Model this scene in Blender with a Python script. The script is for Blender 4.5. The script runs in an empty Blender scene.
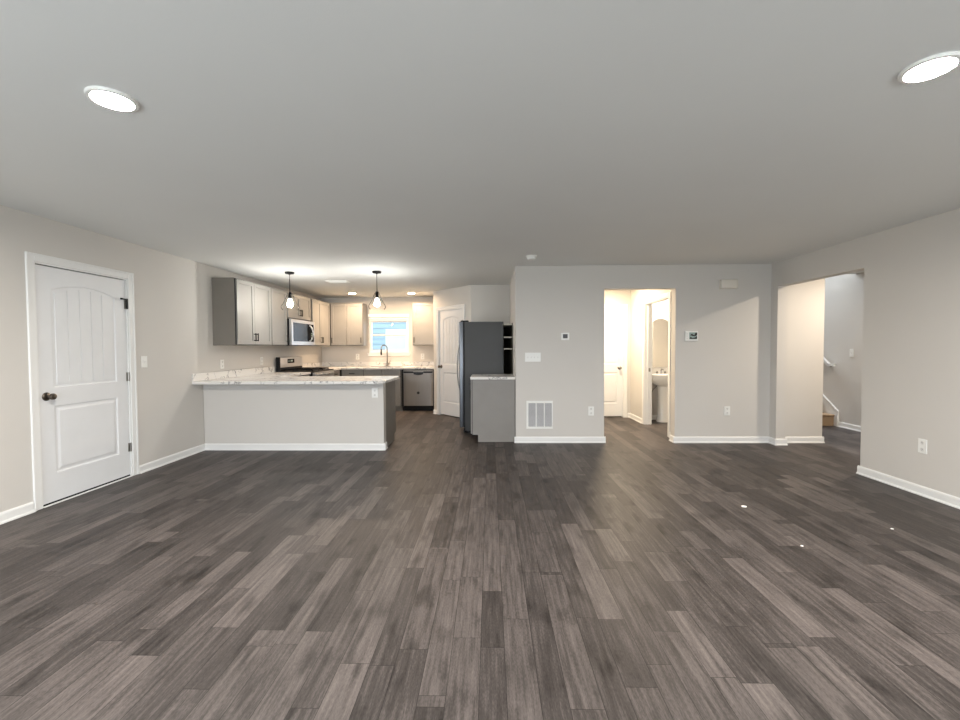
import bpy, bmesh, math, random
from mathutils import Vector, Matrix
from mathutils.geometry import tessellate_polygon
random.seed(7)
PI = math.pi
S = bpy.context.scene
C = S.collection

# ------------------------------------------------------------------ camera
F_PX, PITCH, YAW, ROLL, CAM_H = 434.7, .0299, .0237, -.0049, 1.332
cam = bpy.data.cameras.new('camera')
cam.sensor_fit = 'HORIZONTAL'; cam.sensor_width = 36.0
cam.lens = F_PX / 960 * 36.0
cam.clip_start = .05
co = bpy.data.objects.new('camera', cam); C.objects.link(co)
fwd = Vector((-math.sin(YAW) * math.cos(PITCH), math.cos(YAW) * math.cos(PITCH), -math.sin(PITCH)))
rt = Vector((math.cos(YAW), math.sin(YAW), 0)); up = rt.cross(fwd)
rt2 = math.cos(ROLL) * rt + math.sin(ROLL) * up
up2 = -math.sin(ROLL) * rt + math.cos(ROLL) * up
co.matrix_world = Matrix(((rt2.x, up2.x, -fwd.x, 0), (rt2.y, up2.y, -fwd.y, 0), (rt2.z, up2.z, -fwd.z, CAM_H), (0, 0, 0, 1)))
S.camera = co

# ------------------------------------------------------------------ world, exposure
w = bpy.data.worlds.new('sky'); S.world = w; w.use_nodes = True
bg = w.node_tree.nodes['Background']
bg.inputs[0].default_value = (.70, .84, 1.0, 1); bg.inputs[1].default_value = 3.1
S.view_settings.view_transform = 'Standard'; S.view_settings.look = 'None'
S.view_settings.exposure = 0.20; S.view_settings.gamma = 1.0
S.view_settings.use_curve_mapping = False

P_CAN, P_KIT, P_HALL, P_BATH, P_FOYER, P_BULB = 90., 125., 370., 170., 118., 215.

def area_light(name, loc, size, size_y, power, col, rot):
    l = bpy.data.lights.new(name, 'AREA'); l.shape = 'RECTANGLE'; l.size = size; l.size_y = size_y
    l.energy = power; l.color = col
    o = bpy.data.objects.new(name, l); C.objects.link(o); o.location = loc; o.rotation_euler = rot
    return o
# daylight coming in through the patio door and the window behind the camera and upstairs
area_light('daylight_patio_door', (-1.9, -1.22, 1.06), 2.5, 1.95, 78, (.86, .92, 1.0), (math.radians(90), 0, 0))
area_light('daylight_rear_window', (1.9, -1.22, 1.45), 1.7, 1.2, 46, (.88, .94, 1.0), (math.radians(90), 0, 0))
area_light('daylight_upstairs', (5.1, 9.6, 4.6), 1.0, 1.0, 150, (.78, .88, 1.0), (math.radians(-25), 0, 0))

# ------------------------------------------------------------------ materials
def lin(c):
    return tuple(((v / 255) / 12.92 if v / 255 <= .04045 else ((v / 255 + .055) / 1.055) ** 2.4) for v in c)
def mat(name, rgb, rough=.6, metal=0., var=.04, scale=6., bump=0., bscale=200., spec=.5, coat=0., emit=None, estr=0., stretch=(1, 1, 1)):
    m = bpy.data.materials.new(name); m.use_nodes = True
    n = m.node_tree; b = n.nodes['Principled BSDF']
    col = lin(rgb)
    tc = n.nodes.new('ShaderNodeTexCoord'); mp = n.nodes.new('ShaderNodeMapping'); mp.inputs['Scale'].default_value = stretch
    n.links.new(tc.outputs['Object'], mp.inputs[0])
    ns = n.nodes.new('ShaderNodeTexNoise'); ns.inputs['Scale'].default_value = scale; ns.inputs['Detail'].default_value = 3
    n.links.new(mp.outputs[0], ns.inputs['Vector'])
    rp = n.nodes.new('ShaderNodeValToRGB')
    rp.color_ramp.elements[0].position = .3; rp.color_ramp.elements[1].position = .7
    rp.color_ramp.elements[0].color = tuple(c * (1 - var) for c in col) + (1,)
    rp.color_ramp.elements[1].color = tuple(min(1, c * (1 + var)) for c in col) + (1,)
    n.links.new(ns.outputs[0], rp.inputs[0]); n.links.new(rp.outputs[0], b.inputs['Base Color'])
    b.inputs['Roughness'].default_value = rough; b.inputs['Metallic'].default_value = metal
    b.inputs['Specular IOR Level'].default_value = spec; b.inputs['Coat Weight'].default_value = coat
    if bump:
        n2 = n.nodes.new('ShaderNodeTexNoise'); n2.inputs['Scale'].default_value = bscale
        n.links.new(mp.outputs[0], n2.inputs['Vector'])
        bp = n.nodes.new('ShaderNodeBump'); bp.inputs['Strength'].default_value = bump; bp.inputs['Distance'].default_value = .002
        n.links.new(n2.outputs[0], bp.inputs['Height']); n.links.new(bp.outputs[0], b.inputs['Normal'])
    if emit:
        b.inputs['Emission Color'].default_value = emit + (1,); b.inputs['Emission Strength'].default_value = estr
    return m

M = {}
M['wall'] = mat('wall_paint', (208, 204, 198), .75, var=.012, scale=1.5, bump=.12, bscale=260)
M['ceil'] = mat('ceiling_paint', (224, 225, 223), .85, var=.012, scale=1.2, bump=.2, bscale=180)
M['trim'] = mat('white_trim_paint', (232, 232, 230), .35, var=.01)
M['door'] = mat('white_door_paint', (226, 227, 228), .38, var=.015)
M['cab_up'] = mat('cabinet_grey_lit', (143, 141, 137), .42, var=.02)  # same cabinet grey, lightened to hold the light on the upper doors
M['cab_side'] = mat('cabinet_grey_shaded', (126, 120, 112), .5, var=.03)  # same cabinet grey, darkened to hold the shade on the sides
M['cab_low'] = mat('grey_cabinet_paint', (136, 132, 127), .45, var=.03)
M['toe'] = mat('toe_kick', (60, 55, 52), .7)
M['black'] = mat('black_metal', (14, 14, 15), .5, var=.1, spec=.3)
M['dark_plastic'] = mat('dark_plastic', (30, 30, 32), .35, var=.08)
M['steel'] = mat('brushed_steel', (190, 188, 186), .32, metal=.9, var=.06, scale=3, stretch=(1, 60, 1))
M['steel_v'] = mat('brushed_steel_upright', (150, 144, 138), .42, metal=.75, var=.05, scale=3, stretch=(60, 1, 1))
M['slate'] = mat('fridge_side_grey', (58, 58, 57), .5, var=.03, bump=.1, bscale=400)
M['fridge_door'] = mat('fridge_door_steel', (120, 124, 130), .38, metal=.8, var=.04)
M['nickel'] = mat('satin_nickel', (150, 146, 140), .28, metal=1., var=.05)
M['bronze'] = mat('dark_knob_metal', (112, 104, 96), .3, metal=1., var=.1)
M['white_plastic'] = mat('white_plastic', (236, 236, 232), .35, var=.01)
M['beige_plastic'] = mat('ivory_plastic', (222, 216, 205), .45, var=.02)
M['grey_slot'] = mat('outlet_face', (224, 223, 219), .4, var=.01)
M['slot'] = mat('slot_black', (40, 38, 36), .6)
M['louver'] = mat('louver_grey', (196, 196, 198), .5)
M['duct'] = mat('duct_dark', (95, 95, 98), .9)
M['display'] = mat('display_glass', (12, 14, 18), .6, var=.2, spec=.05)
M['mwglass'] = mat('microwave_glass', (34, 44, 54), .25, var=.2, spec=.25)
M['teal'] = mat('display_pale_green', (150, 170, 165), .3)
M['porcelain'] = mat('porcelain', (240, 238, 232), .12, var=.005, coat=.5)
M['shelf'] = mat('pale_shelf_board', (200, 196, 184), .5)
M['olive'] = mat('dark_olive_panel', (92, 88, 74), .7, var=.1)
M['carpet'] = mat('tan_stair_carpet', (165, 140, 112), .95, var=.12, scale=90, bump=.8, bscale=600)
M['paper'] = mat('white_scrap', (245, 245, 242), .8)
M['concrete'] = mat('patio_concrete', (150, 148, 142), .9, var=.1, bump=.3, bscale=60)
M['grass'] = mat('lawn', (80, 105, 50), .95, var=.3, scale=20, bump=.6, bscale=120)
M['roof'] = mat('roof_shingle', (90, 88, 88), .9, var=.2, scale=30)

def glow(name, col, strength):
    m = bpy.data.materials.new(name); m.use_nodes = True
    b = m.node_tree.nodes['Principled BSDF']
    b.inputs['Base Color'].default_value = (.9, .9, .9, 1)
    b.inputs['Emission Color'].default_value = tuple(col) + (1,); b.inputs['Emission Strength'].default_value = strength
    return m
def glass_mat(name, fac=.9, rough=.0, tint=(1, 1, 1)):
    m = bpy.data.materials.new(name); m.use_nodes = True
    n = m.node_tree; n.nodes.clear()
    o = n.nodes.new('ShaderNodeOutputMaterial'); mx = n.nodes.new('ShaderNodeMixShader')
    t = n.nodes.new('ShaderNodeBsdfTransparent'); g = n.nodes.new('ShaderNodeBsdfGlossy'); lw = n.nodes.new('ShaderNodeLayerWeight')
    t.inputs[0].default_value = tint + (1,); g.inputs['Roughness'].default_value = rough
    lw.inputs['Blend'].default_value = fac
    n.links.new(lw.outputs['Fresnel'], mx.inputs[0]); n.links.new(t.outputs[0], mx.inputs[1]); n.links.new(g.outputs[0], mx.inputs[2])
    n.links.new(mx.outputs[0], o.inputs[0])
    return m
M['glass'] = glass_mat('window_glass', .12)
def clear_glass(name):
    m = bpy.data.materials.new(name); m.use_nodes = True
    b = m.node_tree.nodes['Principled BSDF']
    b.inputs['Transmission Weight'].default_value = 1; b.inputs['Roughness'].default_value = .02; b.inputs['IOR'].default_value = 1.45
    b.inputs['Base Color'].default_value = (1, 1, 1, 1)
    return m
M['shade_glass'] = glass_mat('pendant_glass', .05, .03, (.985, .99, .99))
M['mirror'] = mat('mirror_silver', (240, 238, 234), .02, metal=1., var=0.)

def floor_mat():
    m = bpy.data.materials.new('grey_plank_floor'); m.use_nodes = True
    n = m.node_tree; N = n.nodes; Lk = n.links; b = N['Principled BSDF']
    tc = N.new('ShaderNodeTexCoord'); sx = N.new('ShaderNodeSeparateXYZ'); Lk.new(tc.outputs['Object'], sx.inputs[0])
    def math_(op, a, bb=None, c=None):
        q = N.new('ShaderNodeMath'); q.operation = op
        for i, v in enumerate((a, bb, c)):
            if v is None: continue
            if isinstance(v, (int, float)): q.inputs[i].default_value = v
            else: Lk.new(v, q.inputs[i])
        return q.outputs[0]
    X, Y = sx.outputs[0], sx.outputs[1]
    W2 = .232; A = .105                          # a narrow and a wide plank alternate
    u = math_('ADD', X, 20.0)
    pair = math_('FLOOR', math_('DIVIDE', u, W2))
    inp = math_('SUBTRACT', u, math_('MULTIPLY', pair, W2))
    isb = math_('GREATER_THAN', inp, A)
    row = math_('ADD', math_('MULTIPLY', pair, 2.0), isb)
    dx1 = math_('MINIMUM', inp, math_('ABSOLUTE', math_('SUBTRACT', inp, A)))
    dx = math_('MINIMUM', dx1, math_('SUBTRACT', W2, inp))
    wn = N.new('ShaderNodeTexWhiteNoise'); wn.noise_dimensions = '1D'; Lk.new(row, wn.inputs['W'])
    off = math_('MULTIPLY', wn.outputs['Value'], 1.37)
    wn2 = N.new('ShaderNodeTexWhiteNoise'); wn2.noise_dimensions = '1D'; Lk.new(math_('ADD', row, 77.3), wn2.inputs['W'])
    ln = math_('ADD', math_('MULTIPLY', wn2.outputs['Value'], .5), .95)
    v = math_('DIVIDE', math_('ADD', math_('ADD', Y, 30.0), off), ln)
    col = math_('FLOOR', v)
    fr = math_('SUBTRACT', v, col)
    # a board is sometimes printed as two shorter ones
    wnc = N.new('ShaderNodeTexWhiteNoise'); wnc.noise_dimensions = '2D'
    cb = N.new('ShaderNodeCombineXYZ'); Lk.new(row, cb.inputs[0]); Lk.new(col, cb.inputs[1]); Lk.new(cb.outputs[0], wnc.inputs['Vector'])
    cut = math_('ADD', math_('MULTIPLY', wnc.outputs['Value'], .9), .3)
    sub = math_('GREATER_THAN', fr, cut)
    dy = math_('MULTIPLY', math_('MINIMUM', math_('MINIMUM', fr, math_('SUBTRACT', 1.0, fr)), math_('ABSOLUTE', math_('SUBTRACT', fr, cut))), ln)
    col2 = math_('ADD', math_('MULTIPLY', col, 2.0), sub)
    cid = N.new('ShaderNodeCombineXYZ'); Lk.new(row, cid.inputs[0]); Lk.new(col2, cid.inputs[1])
    tone = N.new('ShaderNodeTexWhiteNoise'); tone.noise_dimensions = '2D'; Lk.new(cid.outputs[0], tone.inputs['Vector'])
    # grain, shifted per board
    gv = N.new('ShaderNodeCombineXYZ')
    Lk.new(math_('ADD', math_('MULTIPLY', X, 46.0), math_('MULTIPLY', tone.outputs['Value'], 91.0)), gv.inputs[0])
    Lk.new(math_('ADD', math_('MULTIPLY', Y, 2.6), math_('MULTIPLY', tone.outputs['Value'], 37.0)), gv.inputs[1])
    g1 = N.new('ShaderNodeTexNoise'); g1.inputs['Scale'].default_value = 1.0; g1.inputs['Detail'].default_value = 6; g1.inputs['Roughness'].default_value = .65
    Lk.new(gv.outputs[0], g1.inputs['Vector'])
    kv = N.new('ShaderNodeCombineXYZ')
    Lk.new(math_('ADD', math_('MULTIPLY', X, 9.0), math_('MULTIPLY', tone.outputs['Value'], 53.0)), kv.inputs[0])
    Lk.new(math_('ADD', math_('MULTIPLY', Y, 3.4), math_('MULTIPLY', tone.outputs['Value'], 29.0)), kv.inputs[1])
    k1 = N.new('ShaderNodeTexNoise'); k1.inputs['Scale'].default_value = 1.0; k1.inputs['Detail'].default_value = 3; Lk.new(kv.outputs[0], k1.inputs['Vector'])
    fine = N.new('ShaderNodeTexNoise'); fine.inputs['Scale'].default_value = 1.0; fine.inputs['Detail'].default_value = 4
    fv = N.new('ShaderNodeCombineXYZ'); Lk.new(math_('MULTIPLY', X, 260.0), fv.inputs[0]); Lk.new(math_('MULTIPLY', Y, 60.0), fv.inputs[1])
    Lk.new(fv.outputs[0], fine.inputs['Vector'])
    def mr(val, a0, a1, b0, b1):
        q = N.new('ShaderNodeMapRange'); q.inputs[1].default_value = a0; q.inputs[2].default_value = a1; q.inputs[3].default_value = b0; q.inputs[4].default_value = b1
        Lk.new(val, q.inputs[0]); return q.outputs[0]
    bright = math_('ADD', math_('MULTIPLY', tone.outputs['Value'], .40), math_('ADD', mr(g1.outputs[0], .3, .7, -.27, .29), mr(k1.outputs[0], .30, .46, -.26, .0)))
    bright = math_('ADD', bright, mr(fine.outputs[0], .3, .7, -.12, .12))
    fac = math_('ADD', bright, .31)
    rp = N.new('ShaderNodeValToRGB'); Lk.new(fac, rp.inputs[0])
    e = rp.color_ramp.elements
    e[0].position = 0.; e[0].color = lin((28, 24, 22)) + (1,)
    e[1].position = 1.; e[1].color = lin((110, 102, 99)) + (1,)
    q = e.new(.45); q.color = lin((66, 61, 59)) + (1,)
    seam = math_('MINIMUM', mr(math_('MINIMUM', dx, dy), .0006, .0022, .35, 1.0), 1.0)
    mx = N.new('ShaderNodeMix'); mx.data_type = 'RGBA'; mx.blend_type = 'MULTIPLY'; mx.inputs[0].default_value = 1.0
    Lk.new(rp.outputs[0], mx.inputs[6])
    cc = N.new('ShaderNodeCombineColor'); Lk.new(seam, cc.inputs[0]); Lk.new(seam, cc.inputs[1]); Lk.new(seam, cc.inputs[2])
    Lk.new(cc.outputs[0], mx.inputs[7]); Lk.new(mx.outputs[2], b.inputs['Base Color'])
    Lk.new(mr(g1.outputs[0], (.3), .7, .42, .54), b.inputs['Roughness'])
    b.inputs['Specular IOR Level'].default_value = .26
    bp = N.new('ShaderNodeBump'); bp.inputs['Strength'].default_value = .25; bp.inputs['Distance'].default_value = .002
    Lk.new(math_('ADD', math_('MULTIPLY', seam, .6), math_('MULTIPLY', g1.outputs[0], .5)), bp.inputs['Height']); Lk.new(bp.outputs[0], b.inputs['Normal'])
    return m
M['floor'] = floor_mat()

def marble_mat():
    m = bpy.data.materials.new('white_marble_laminate'); m.use_nodes = True
    n = m.node_tree; N = n.nodes; Lk = n.links; b = N['Principled BSDF']
    tc = N.new('ShaderNodeTexCoord')
    d = N.new('ShaderNodeTexNoise'); d.inputs['Scale'].default_value = 2.2; d.inputs['Detail'].default_value = 5; Lk.new(tc.outputs['Object'], d.inputs['Vector'])
    md = N.new('ShaderNodeVectorMath'); md.operation = 'MULTIPLY_ADD'; md.inputs[1].default_value = (1.5, 1.5, 1.5)
    Lk.new(d.outputs['Color'], md.inputs[0]); Lk.new(tc.outputs['Object'], md.inputs[2])
    v = N.new('ShaderNodeTexNoise'); v.inputs['Scale'].default_value = 1.7; v.inputs['Detail'].default_value = 4; Lk.new(md.outputs[0], v.inputs['Vector'])
    a = N.new('ShaderNodeMath'); a.operation = 'SUBTRACT'; a.inputs[1].default_value = .5; Lk.new(v.outputs[0], a.inputs[0])
    ab = N.new('ShaderNodeMath'); ab.operation = 'ABSOLUTE'; Lk.new(a.outputs[0], ab.inputs[0])
    rp = N.new('ShaderNodeValToRGB'); Lk.new(ab.outputs[0], rp.inputs[0])
    e = rp.color_ramp.elements
    e[0].position = 0; e[0].color = lin((135, 132, 130)) + (1,)
    e[1].position = .022; e[1].color = lin((228, 225, 220)) + (1,)
    q = e.new(.007); q.color = lin((204, 202, 199)) + (1,)
    Lk.new(rp.outputs[0], b.inputs['Base Color']); b.inputs['Roughness'].default_value = .22
    return m
M['marble'] = marble_mat()

def siding_mat(name, rgb):
    m = bpy.data.materials.new(name); m.use_nodes = True
    n = m.node_tree; b = n.nodes['Principled BSDF']; b.inputs['Roughness'].default_value = .7
    ns = n.nodes.new('ShaderNodeTexNoise'); ns.inputs['Scale'].default_value = 2
    rp = n.nodes.new('ShaderNodeValToRGB'); c = lin(rgb)
    rp.color_ramp.elements[0].color = tuple(x * .96 for x in c) + (1,); rp.color_ramp.elements[1].color = c + (1,)
    n.links.new(ns.outputs[0], rp.inputs[0]); n.links.new(rp.outputs[0], b.inputs['Base Color'])
    return m
M['siding'] = siding_mat('pale_blue_siding', (180, 198, 207))

# ------------------------------------------------------------------ mesh helpers
def B(): return bmesh.new()
def box(bm, x0, x1, y0, y1, z0, z1, bev=0., seg=1):
    v = [bm.verts.new((x, y, z)) for z in (z0, z1) for y in (y0, y1) for x in (x0, x1)]
    f = [(0, 2, 3, 1), (4, 5, 7, 6), (0, 1, 5, 4), (2, 6, 7, 3), (0, 4, 6, 2), (1, 3, 7, 5)]
    fs = [bm.faces.new([v[i] for i in q]) for q in f]
    if bev:
        es = list({e for q in fs for e in q.edges})
        bmesh.ops.bevel(bm, geom=es, offset=bev, segments=seg, affect='EDGES', profile=.5)
    return bm
def prism(bm, poly, h0, h1, axes='xyz', holes=()):
    """poly in the first two axes, extruded along the third; axes names where each goes"""
    def P(a, b_, c):
        d = dict(zip(axes, (a, b_, c))); return (d['x'], d['y'], d['z'])
    loops = [list(poly)] + [list(h) for h in holes]
    flat = [p for l in loops for p in l]
    lo = [bm.verts.new(P(p[0], p[1], h0)) for p in flat]; hi = [bm.verts.new(P(p[0], p[1], h1)) for p in flat]
    for t in tessellate_polygon([[Vector((p[0], p[1], 0)) for p in l] for l in loops]):
        for vs in (lo, hi):
            try: bm.faces.new([vs[i] for i in t])
            except ValueError: pass
    k = 0
    for l in loops:
        n = len(l)
        for i in range(n):
            j = (i + 1) % n
            bm.faces.new((lo[k + i], lo[k + j], hi[k + j], hi[k + i]))
        k += n
    return bm
def ring_frame(axis_dir):
    d = Vector(axis_dir).normalized()
    a = Vector((0, 0, 1)) if abs(d.z) < .9 else Vector((1, 0, 0))
    u = d.cross(a).normalized(); return d, u, d.cross(u).normalized()
def lathe(bm, prof, c=(0, 0, 0), axis=(0, 0, 1), seg=24, cap=True):
    """prof: list of (radius, distance along axis)"""
    d, u, v = ring_frame(axis); c = Vector(c); rings = []
    for r, t in prof:
        if r < 1e-6: rings.append([bm.verts.new(c + d * t)])
        else: rings.append([bm.verts.new(c + d * t + (u * math.cos(2 * PI * i / seg) + v * math.sin(2 * PI * i / seg)) * r) for i in range(seg)])
    for a, b_ in zip(rings, rings[1:]):
        for i in range(seg):
            j = (i + 1) % seg
            if len(a) == 1 and len(b_) == 1: continue
            if len(a) == 1: bm.faces.new((a[0], b_[j], b_[i]))
            elif len(b_) == 1: bm.faces.new((a[i], a[j], b_[0]))
            else: bm.faces.new((a[i], a[j], b_[j], b_[i]))
    if cap:
        for r in (rings[0], rings[-1]):
            if len(r) > 1: bm.faces.new(r)
    return bm
def cyl(bm, p0, p1, r, seg=12, r2=None):
    p0, p1 = Vector(p0), Vector(p1); L_ = (p1 - p0).length
    return lathe(bm, [(r, 0), (r if r2 is None else r2, L_)], p0, p1 - p0, seg)
def tube(bm, pts, r, seg=8):
    pts = [Vector(p) for p in pts]; rings = []; pu = None
    for i, p in enumerate(pts):
        t = (pts[min(i + 1, len(pts) - 1)] - pts[max(i - 1, 0)]).normalized()
        if pu is None: _, u, _ = ring_frame(t)
        else: u = (pu - t * pu.dot(t)).normalized()
        pu = u; v = t.cross(u); rr = r[i] if isinstance(r, (list, tuple)) else r
        rings.append([bm.verts.new(p + (u * math.cos(2 * PI * k / seg) + v * math.sin(2 * PI * k / seg)) * rr) for k in range(seg)])
    for a, b_ in zip(rings, rings[1:]):
        for k in range(seg):
            j = (k + 1) % seg; bm.faces.new((a[k], a[j], b_[j], b_[k]))
    bm.faces.new(rings[0]); bm.faces.new(rings[-1]); return bm
def obj(name, bm, m, parent=None, smooth=False, kind=None, label=None):
    bmesh.ops.recalc_face_normals(bm, faces=bm.faces)
    me = bpy.data.meshes.new(name); bm.to_mesh(me); bm.free()
    me.materials.append(m)
    if smooth:
        for p in me.polygons: p.use_smooth = True
        try: me.set_sharp_from_angle(angle=math.radians(38))
        except Exception: pass
    o = bpy.data.objects.new(name, me); C.objects.link(o)
    if parent is not None: o.parent = parent
    if kind: o['kind'] = kind
    if label: o['label'] = label
    return o
def thing(name, label, cat, loc=(0, 0, 0), rz=0., group=None):
    o = bpy.data.objects.new(name, None); C.objects.link(o); o.empty_display_size = .1
    o.location = loc; o.rotation_euler = (0, 0, rz); o['label'] = label; o['category'] = cat
    if group: o['group'] = group
    return o
def tag(o, label, cat, group=None):
    o['label'] = label; o['category'] = cat
    if group: o['group'] = group
    return o
def struct(name, bm, m, parent=None, smooth=False, label=None, cat=None):
    o = obj(name, bm, m, parent, smooth)
    o['kind'] = 'structure'
    if label: o['label'] = label
    if cat: o['category'] = cat
    return o
def dup(root, loc, rz, label, group=None):
    r = root.copy(); C.objects.link(r); r.location = loc; r.rotation_euler = (0, 0, rz); r['label'] = label
    if group: r['group'] = group
    for ch in list(root.children):
        c = ch.copy(); C.objects.link(c); c.parent = r
        for g in ch.children:
            d = g.copy(); C.objects.link(d); d.parent = c
    return r
# wall-mounted things are built facing -y; these turns set them on a wall
FACE_CAM, ON_LEFT, ON_RIGHT, FACE_BACK = 0., PI / 2, -PI / 2, PI

# ------------------------------------------------------------------ key sizes of the place
XL, XR, H, D = -3.75, 3.817, 2.44, 6.018
XP = .35                       # kitchen side of the partition
YR = -1.3                      # wall behind the camera
BW = 9.6                       # kitchen back wall
OH = 2.12                      # head of the cased-free openings
HX0, HX1 = 1.568, 2.534        # hall opening in the far wall
FY0, FY1 = 4.55, 5.88          # foyer opening in the right wall
DT = .137                      # thickness of far wall
# floor
bm = B(); box(bm, -4.0, 6.0, -1.45, 11.2, -.12, 0)
struct('floor', bm, M['floor'], label='dark grey brown wood plank floor', cat='floor')
# ceiling
bm = B(); box(bm, -4.0, 4.66, -1.45, 11.2, H, H + .12); box(bm, 4.66, 6.0, -1.45, 6.95, H, H + .12)
struct('ceiling', bm, M['ceil'], label='smooth light grey painted ceiling', cat='ceiling')
bm = B(); box(bm, 4.4, 6.0, 6.95, 11.2, 5.0, 5.1)
struct('ceiling_stairwell', bm, M['ceil'])
# left wall with the entry door opening
DY0, DY1, DZ = 3.500, 4.438, 2.06
bm = B()
box(bm, XL - .12, XL, YR - .12, DY0, 0, H); box(bm, XL - .12, XL, DY1, 5.47, 0, H); box(bm, XL - .12, XL, DY0, DY1, DZ, H)
struct('wall_left', bm, M['wall'], label='beige wall on the left with the white entry door', cat='wall')
bm = B(); box(bm, XL - .12, XL - .006, 5.47, BW + .15, 0, H)
struct('wall_kitchen_left', bm, M['wall'])
# kitchen back wall with window opening
WX0, WX1, WZ0, WZ1 = -2.70, -1.80, 1.205, 2.0
bm = B()
box(bm, XL, WX0, BW, BW + .14, 0, H); box(bm, WX1, -1.0, BW, BW + .14, 0, H)
box(bm, WX0, WX1, BW, BW + .14, 0, WZ0); box(bm, WX0, WX1, BW, BW + .14, WZ1, H)
struct('wall_kitchen_back', bm, M['wall'])
# pantry walls: side, diagonal with door, front
PA, PB = Vector((-1.13, 8.66, 0)), Vector((-.343, 7.80, 0))
pdir = (PB - PA).normalized(); prz = math.atan2(pdir.y, pdir.x); plen = (PB - PA).length
bm = B(); box(bm, -1.13, -1.0, 8.66, BW, 0, H)
struct('wall_pantry_side', bm, M['wall'])
PD0, PD1 = .165, .945
bm = B()
box(bm, 0, PD0, 0, .1, 0, H); box(bm, PD1, plen, 0, .1, 0, H); box(bm, PD0, PD1, 0, .1, 2.06, H)
o = struct('wall_pantry_diagonal', bm, M['wall']); o.location = PA; o.rotation_euler = (0, 0, prz)
bm = B(); box(bm, PB.x, XP + .1, 7.80, 7.92, 0, H)
struct('wall_pantry_front', bm, M['wall'])
# partition between kitchen and hall
bm = B(); box(bm, XP, XP + .12, D, 7.80, 0, H)
struct('wall_partition', bm, M['wall'])
# far wall with hall opening
bm = B()
box(bm, XP + .12, HX0, D, D + DT, 0, H); box(bm, XP, XP + .12, D - .0005, D, 0, H)
box(bm, HX1, XR, D, D + DT, 0, H); box(bm, HX0, HX1, D, D + DT, OH, H)
box(bm, XR, 4.53, D, D + DT, 0, H)
struct('wall_far', bm, M['wall'], label='beige far wall with the hall opening', cat='wall')
# right wall with foyer opening
bm = B()
box(bm, XR, XR + .125, YR - .12, FY0, 0, H); box(bm, XR, XR + .125, FY1, D, 0, H); box(bm, XR, XR + .125, FY0, FY1, OH, H)
struct('wall_right', bm, M['wall'], label='grey beige wall on the right with the foyer opening', cat='wall')
# foyer and stair walls
SX = 5.70
bm = B(); box(bm, SX, SX + .12, 2.6, 11.2, 0, 5.0)
struct('wall_stair', bm, M['wall'])
bm = B(); box(bm, 4.43, 4.53, D + DT, 11.2, 0, 5.0); box(bm, 4.53, SX, 10.9, 11.0, 0, 5.0)
box(bm, 4.53, SX, 6.85, 6.95, H + .12, 5.0)
struct('wall_stair_inner', bm, M['wall'])
bm = B(); box(bm, XR + .125, SX, 2.6, 2.72, 0, H)
struct('wall_foyer_front', bm, M['wall'])
# hall and bathroom walls
HY = 8.17
BWX0, BWX1 = 2.615, 2.735
BD0, BD1 = 6.42, 7.45
HD0, HD1 = 1.80, 2.50
bm = B()
box(bm, BWX0, BWX1, D + DT, BD0, 0, H); box(bm, BWX0, BWX1, BD1, HY, 0, H); box(bm, BWX0, BWX1, BD0, BD1, 2.06, H)
struct('wall_bath_side', bm, M['wall'])
bm = B()
box(bm, 1.2, HD0, HY, HY + .12, 0, H); box(bm, HD1, BWX1, HY, HY + .12, 0, H); box(bm, HD0, HD1, HY, HY + .12, 2.06, H)
box(bm, 1.1, 1.2, D + DT, HY + .12, 0, H)
struct('wall_hall', bm, M['wall'])
BY = 7.93
bm = B(); box(bm, BWX1, 4.43, BY, BY + .1, 0, H); box(bm, 3.9, 4.0, D + DT, BY, 0, H)
struct('wall_bathroom', bm, M['wall'])
# rear wall behind the camera with patio door and window openings
bm = B()
box(bm, XL, -3.2, YR - .12, YR, 0, H); box(bm, -3.2, -.6, YR - .12, YR, 2.08, H); box(bm, -.6, 1.0, YR - .12, YR, 0, H)
box(bm, 1.0, 2.8, YR - .12, YR, 0, .85); box(bm, 1.0, 2.8, YR - .12, YR, 2.08, H); box(bm, 2.8, XR, YR - .12, YR, 0, H)
struct('wall_rear', bm, M['wall'])
# peninsula half wall
PX1 = -1.385; PY0 = 5.58
bm = B(); box(bm, XL, PX1, PY0, 5.70, 0, .876)
struct('wall_peninsula', bm, M['wall'], label='beige half wall under the marble counter', cat='wall')

# ---- baseboards
def bb(bm, p0, p1, nrm, e0=0., e1=0., sh=True):
    p0, p1 = Vector(p0 + (0,)), Vector(p1 + (0,)); d = (p1 - p0).normalized(); n = Vector(nrm + (0,)).normalized()
    p0 = p0 - d * e0; p1 = p1 + d * e1
    prof = [(0, 0), (.024, 0), (.023, .010), (.013, .019), (.013, .068), (.010, .078), (.005, .085), (0, .085)]
    a = [bm.verts.new(p0 + n * q[0] + Vector((0, 0, q[1]))) for q in prof]
    b_ = [bm.verts.new(p1 + n * q[0] + Vector((0, 0, q[1]))) for q in prof]
    for i in range(len(prof)):
        j = (i + 1) % len(prof); bm.faces.new((a[i], a[j], b_[j], b_[i]))
    bm.faces.new(a); bm.faces.new(b_)
bm = B(); bb(bm, (XL, YR), (XL, DY0 - .065), (1, 0)); bb(bm, (XL, DY1 + .065), (XL, PY0), (1, 0))
struct('baseboard_left', bm, M['trim'])
bm = B(); bb(bm, (XL + .01, PY0), (PX1, PY0), (0, -1), 0, .024); bb(bm, (PX1, PY0), (PX1, 5.70), (1, 0))
struct('baseboard_peninsula', bm, M['trim'])
bm = B(); bb(bm, (XP, D), (HX0, D), (0, -1), .02, .02); bb(bm, (HX1, D), (XR, D), (0, -1), .02, 0)
bb(bm, (HX0, D), (HX0, D + DT), (1, 0)); bb(bm, (HX1, D), (HX1, D + DT), (-1, 0)); bb(bm, (XR + .125, D), (4.53, D), (0, -1), 0, .02)
struct('baseboard_far', bm, M['trim'])
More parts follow.
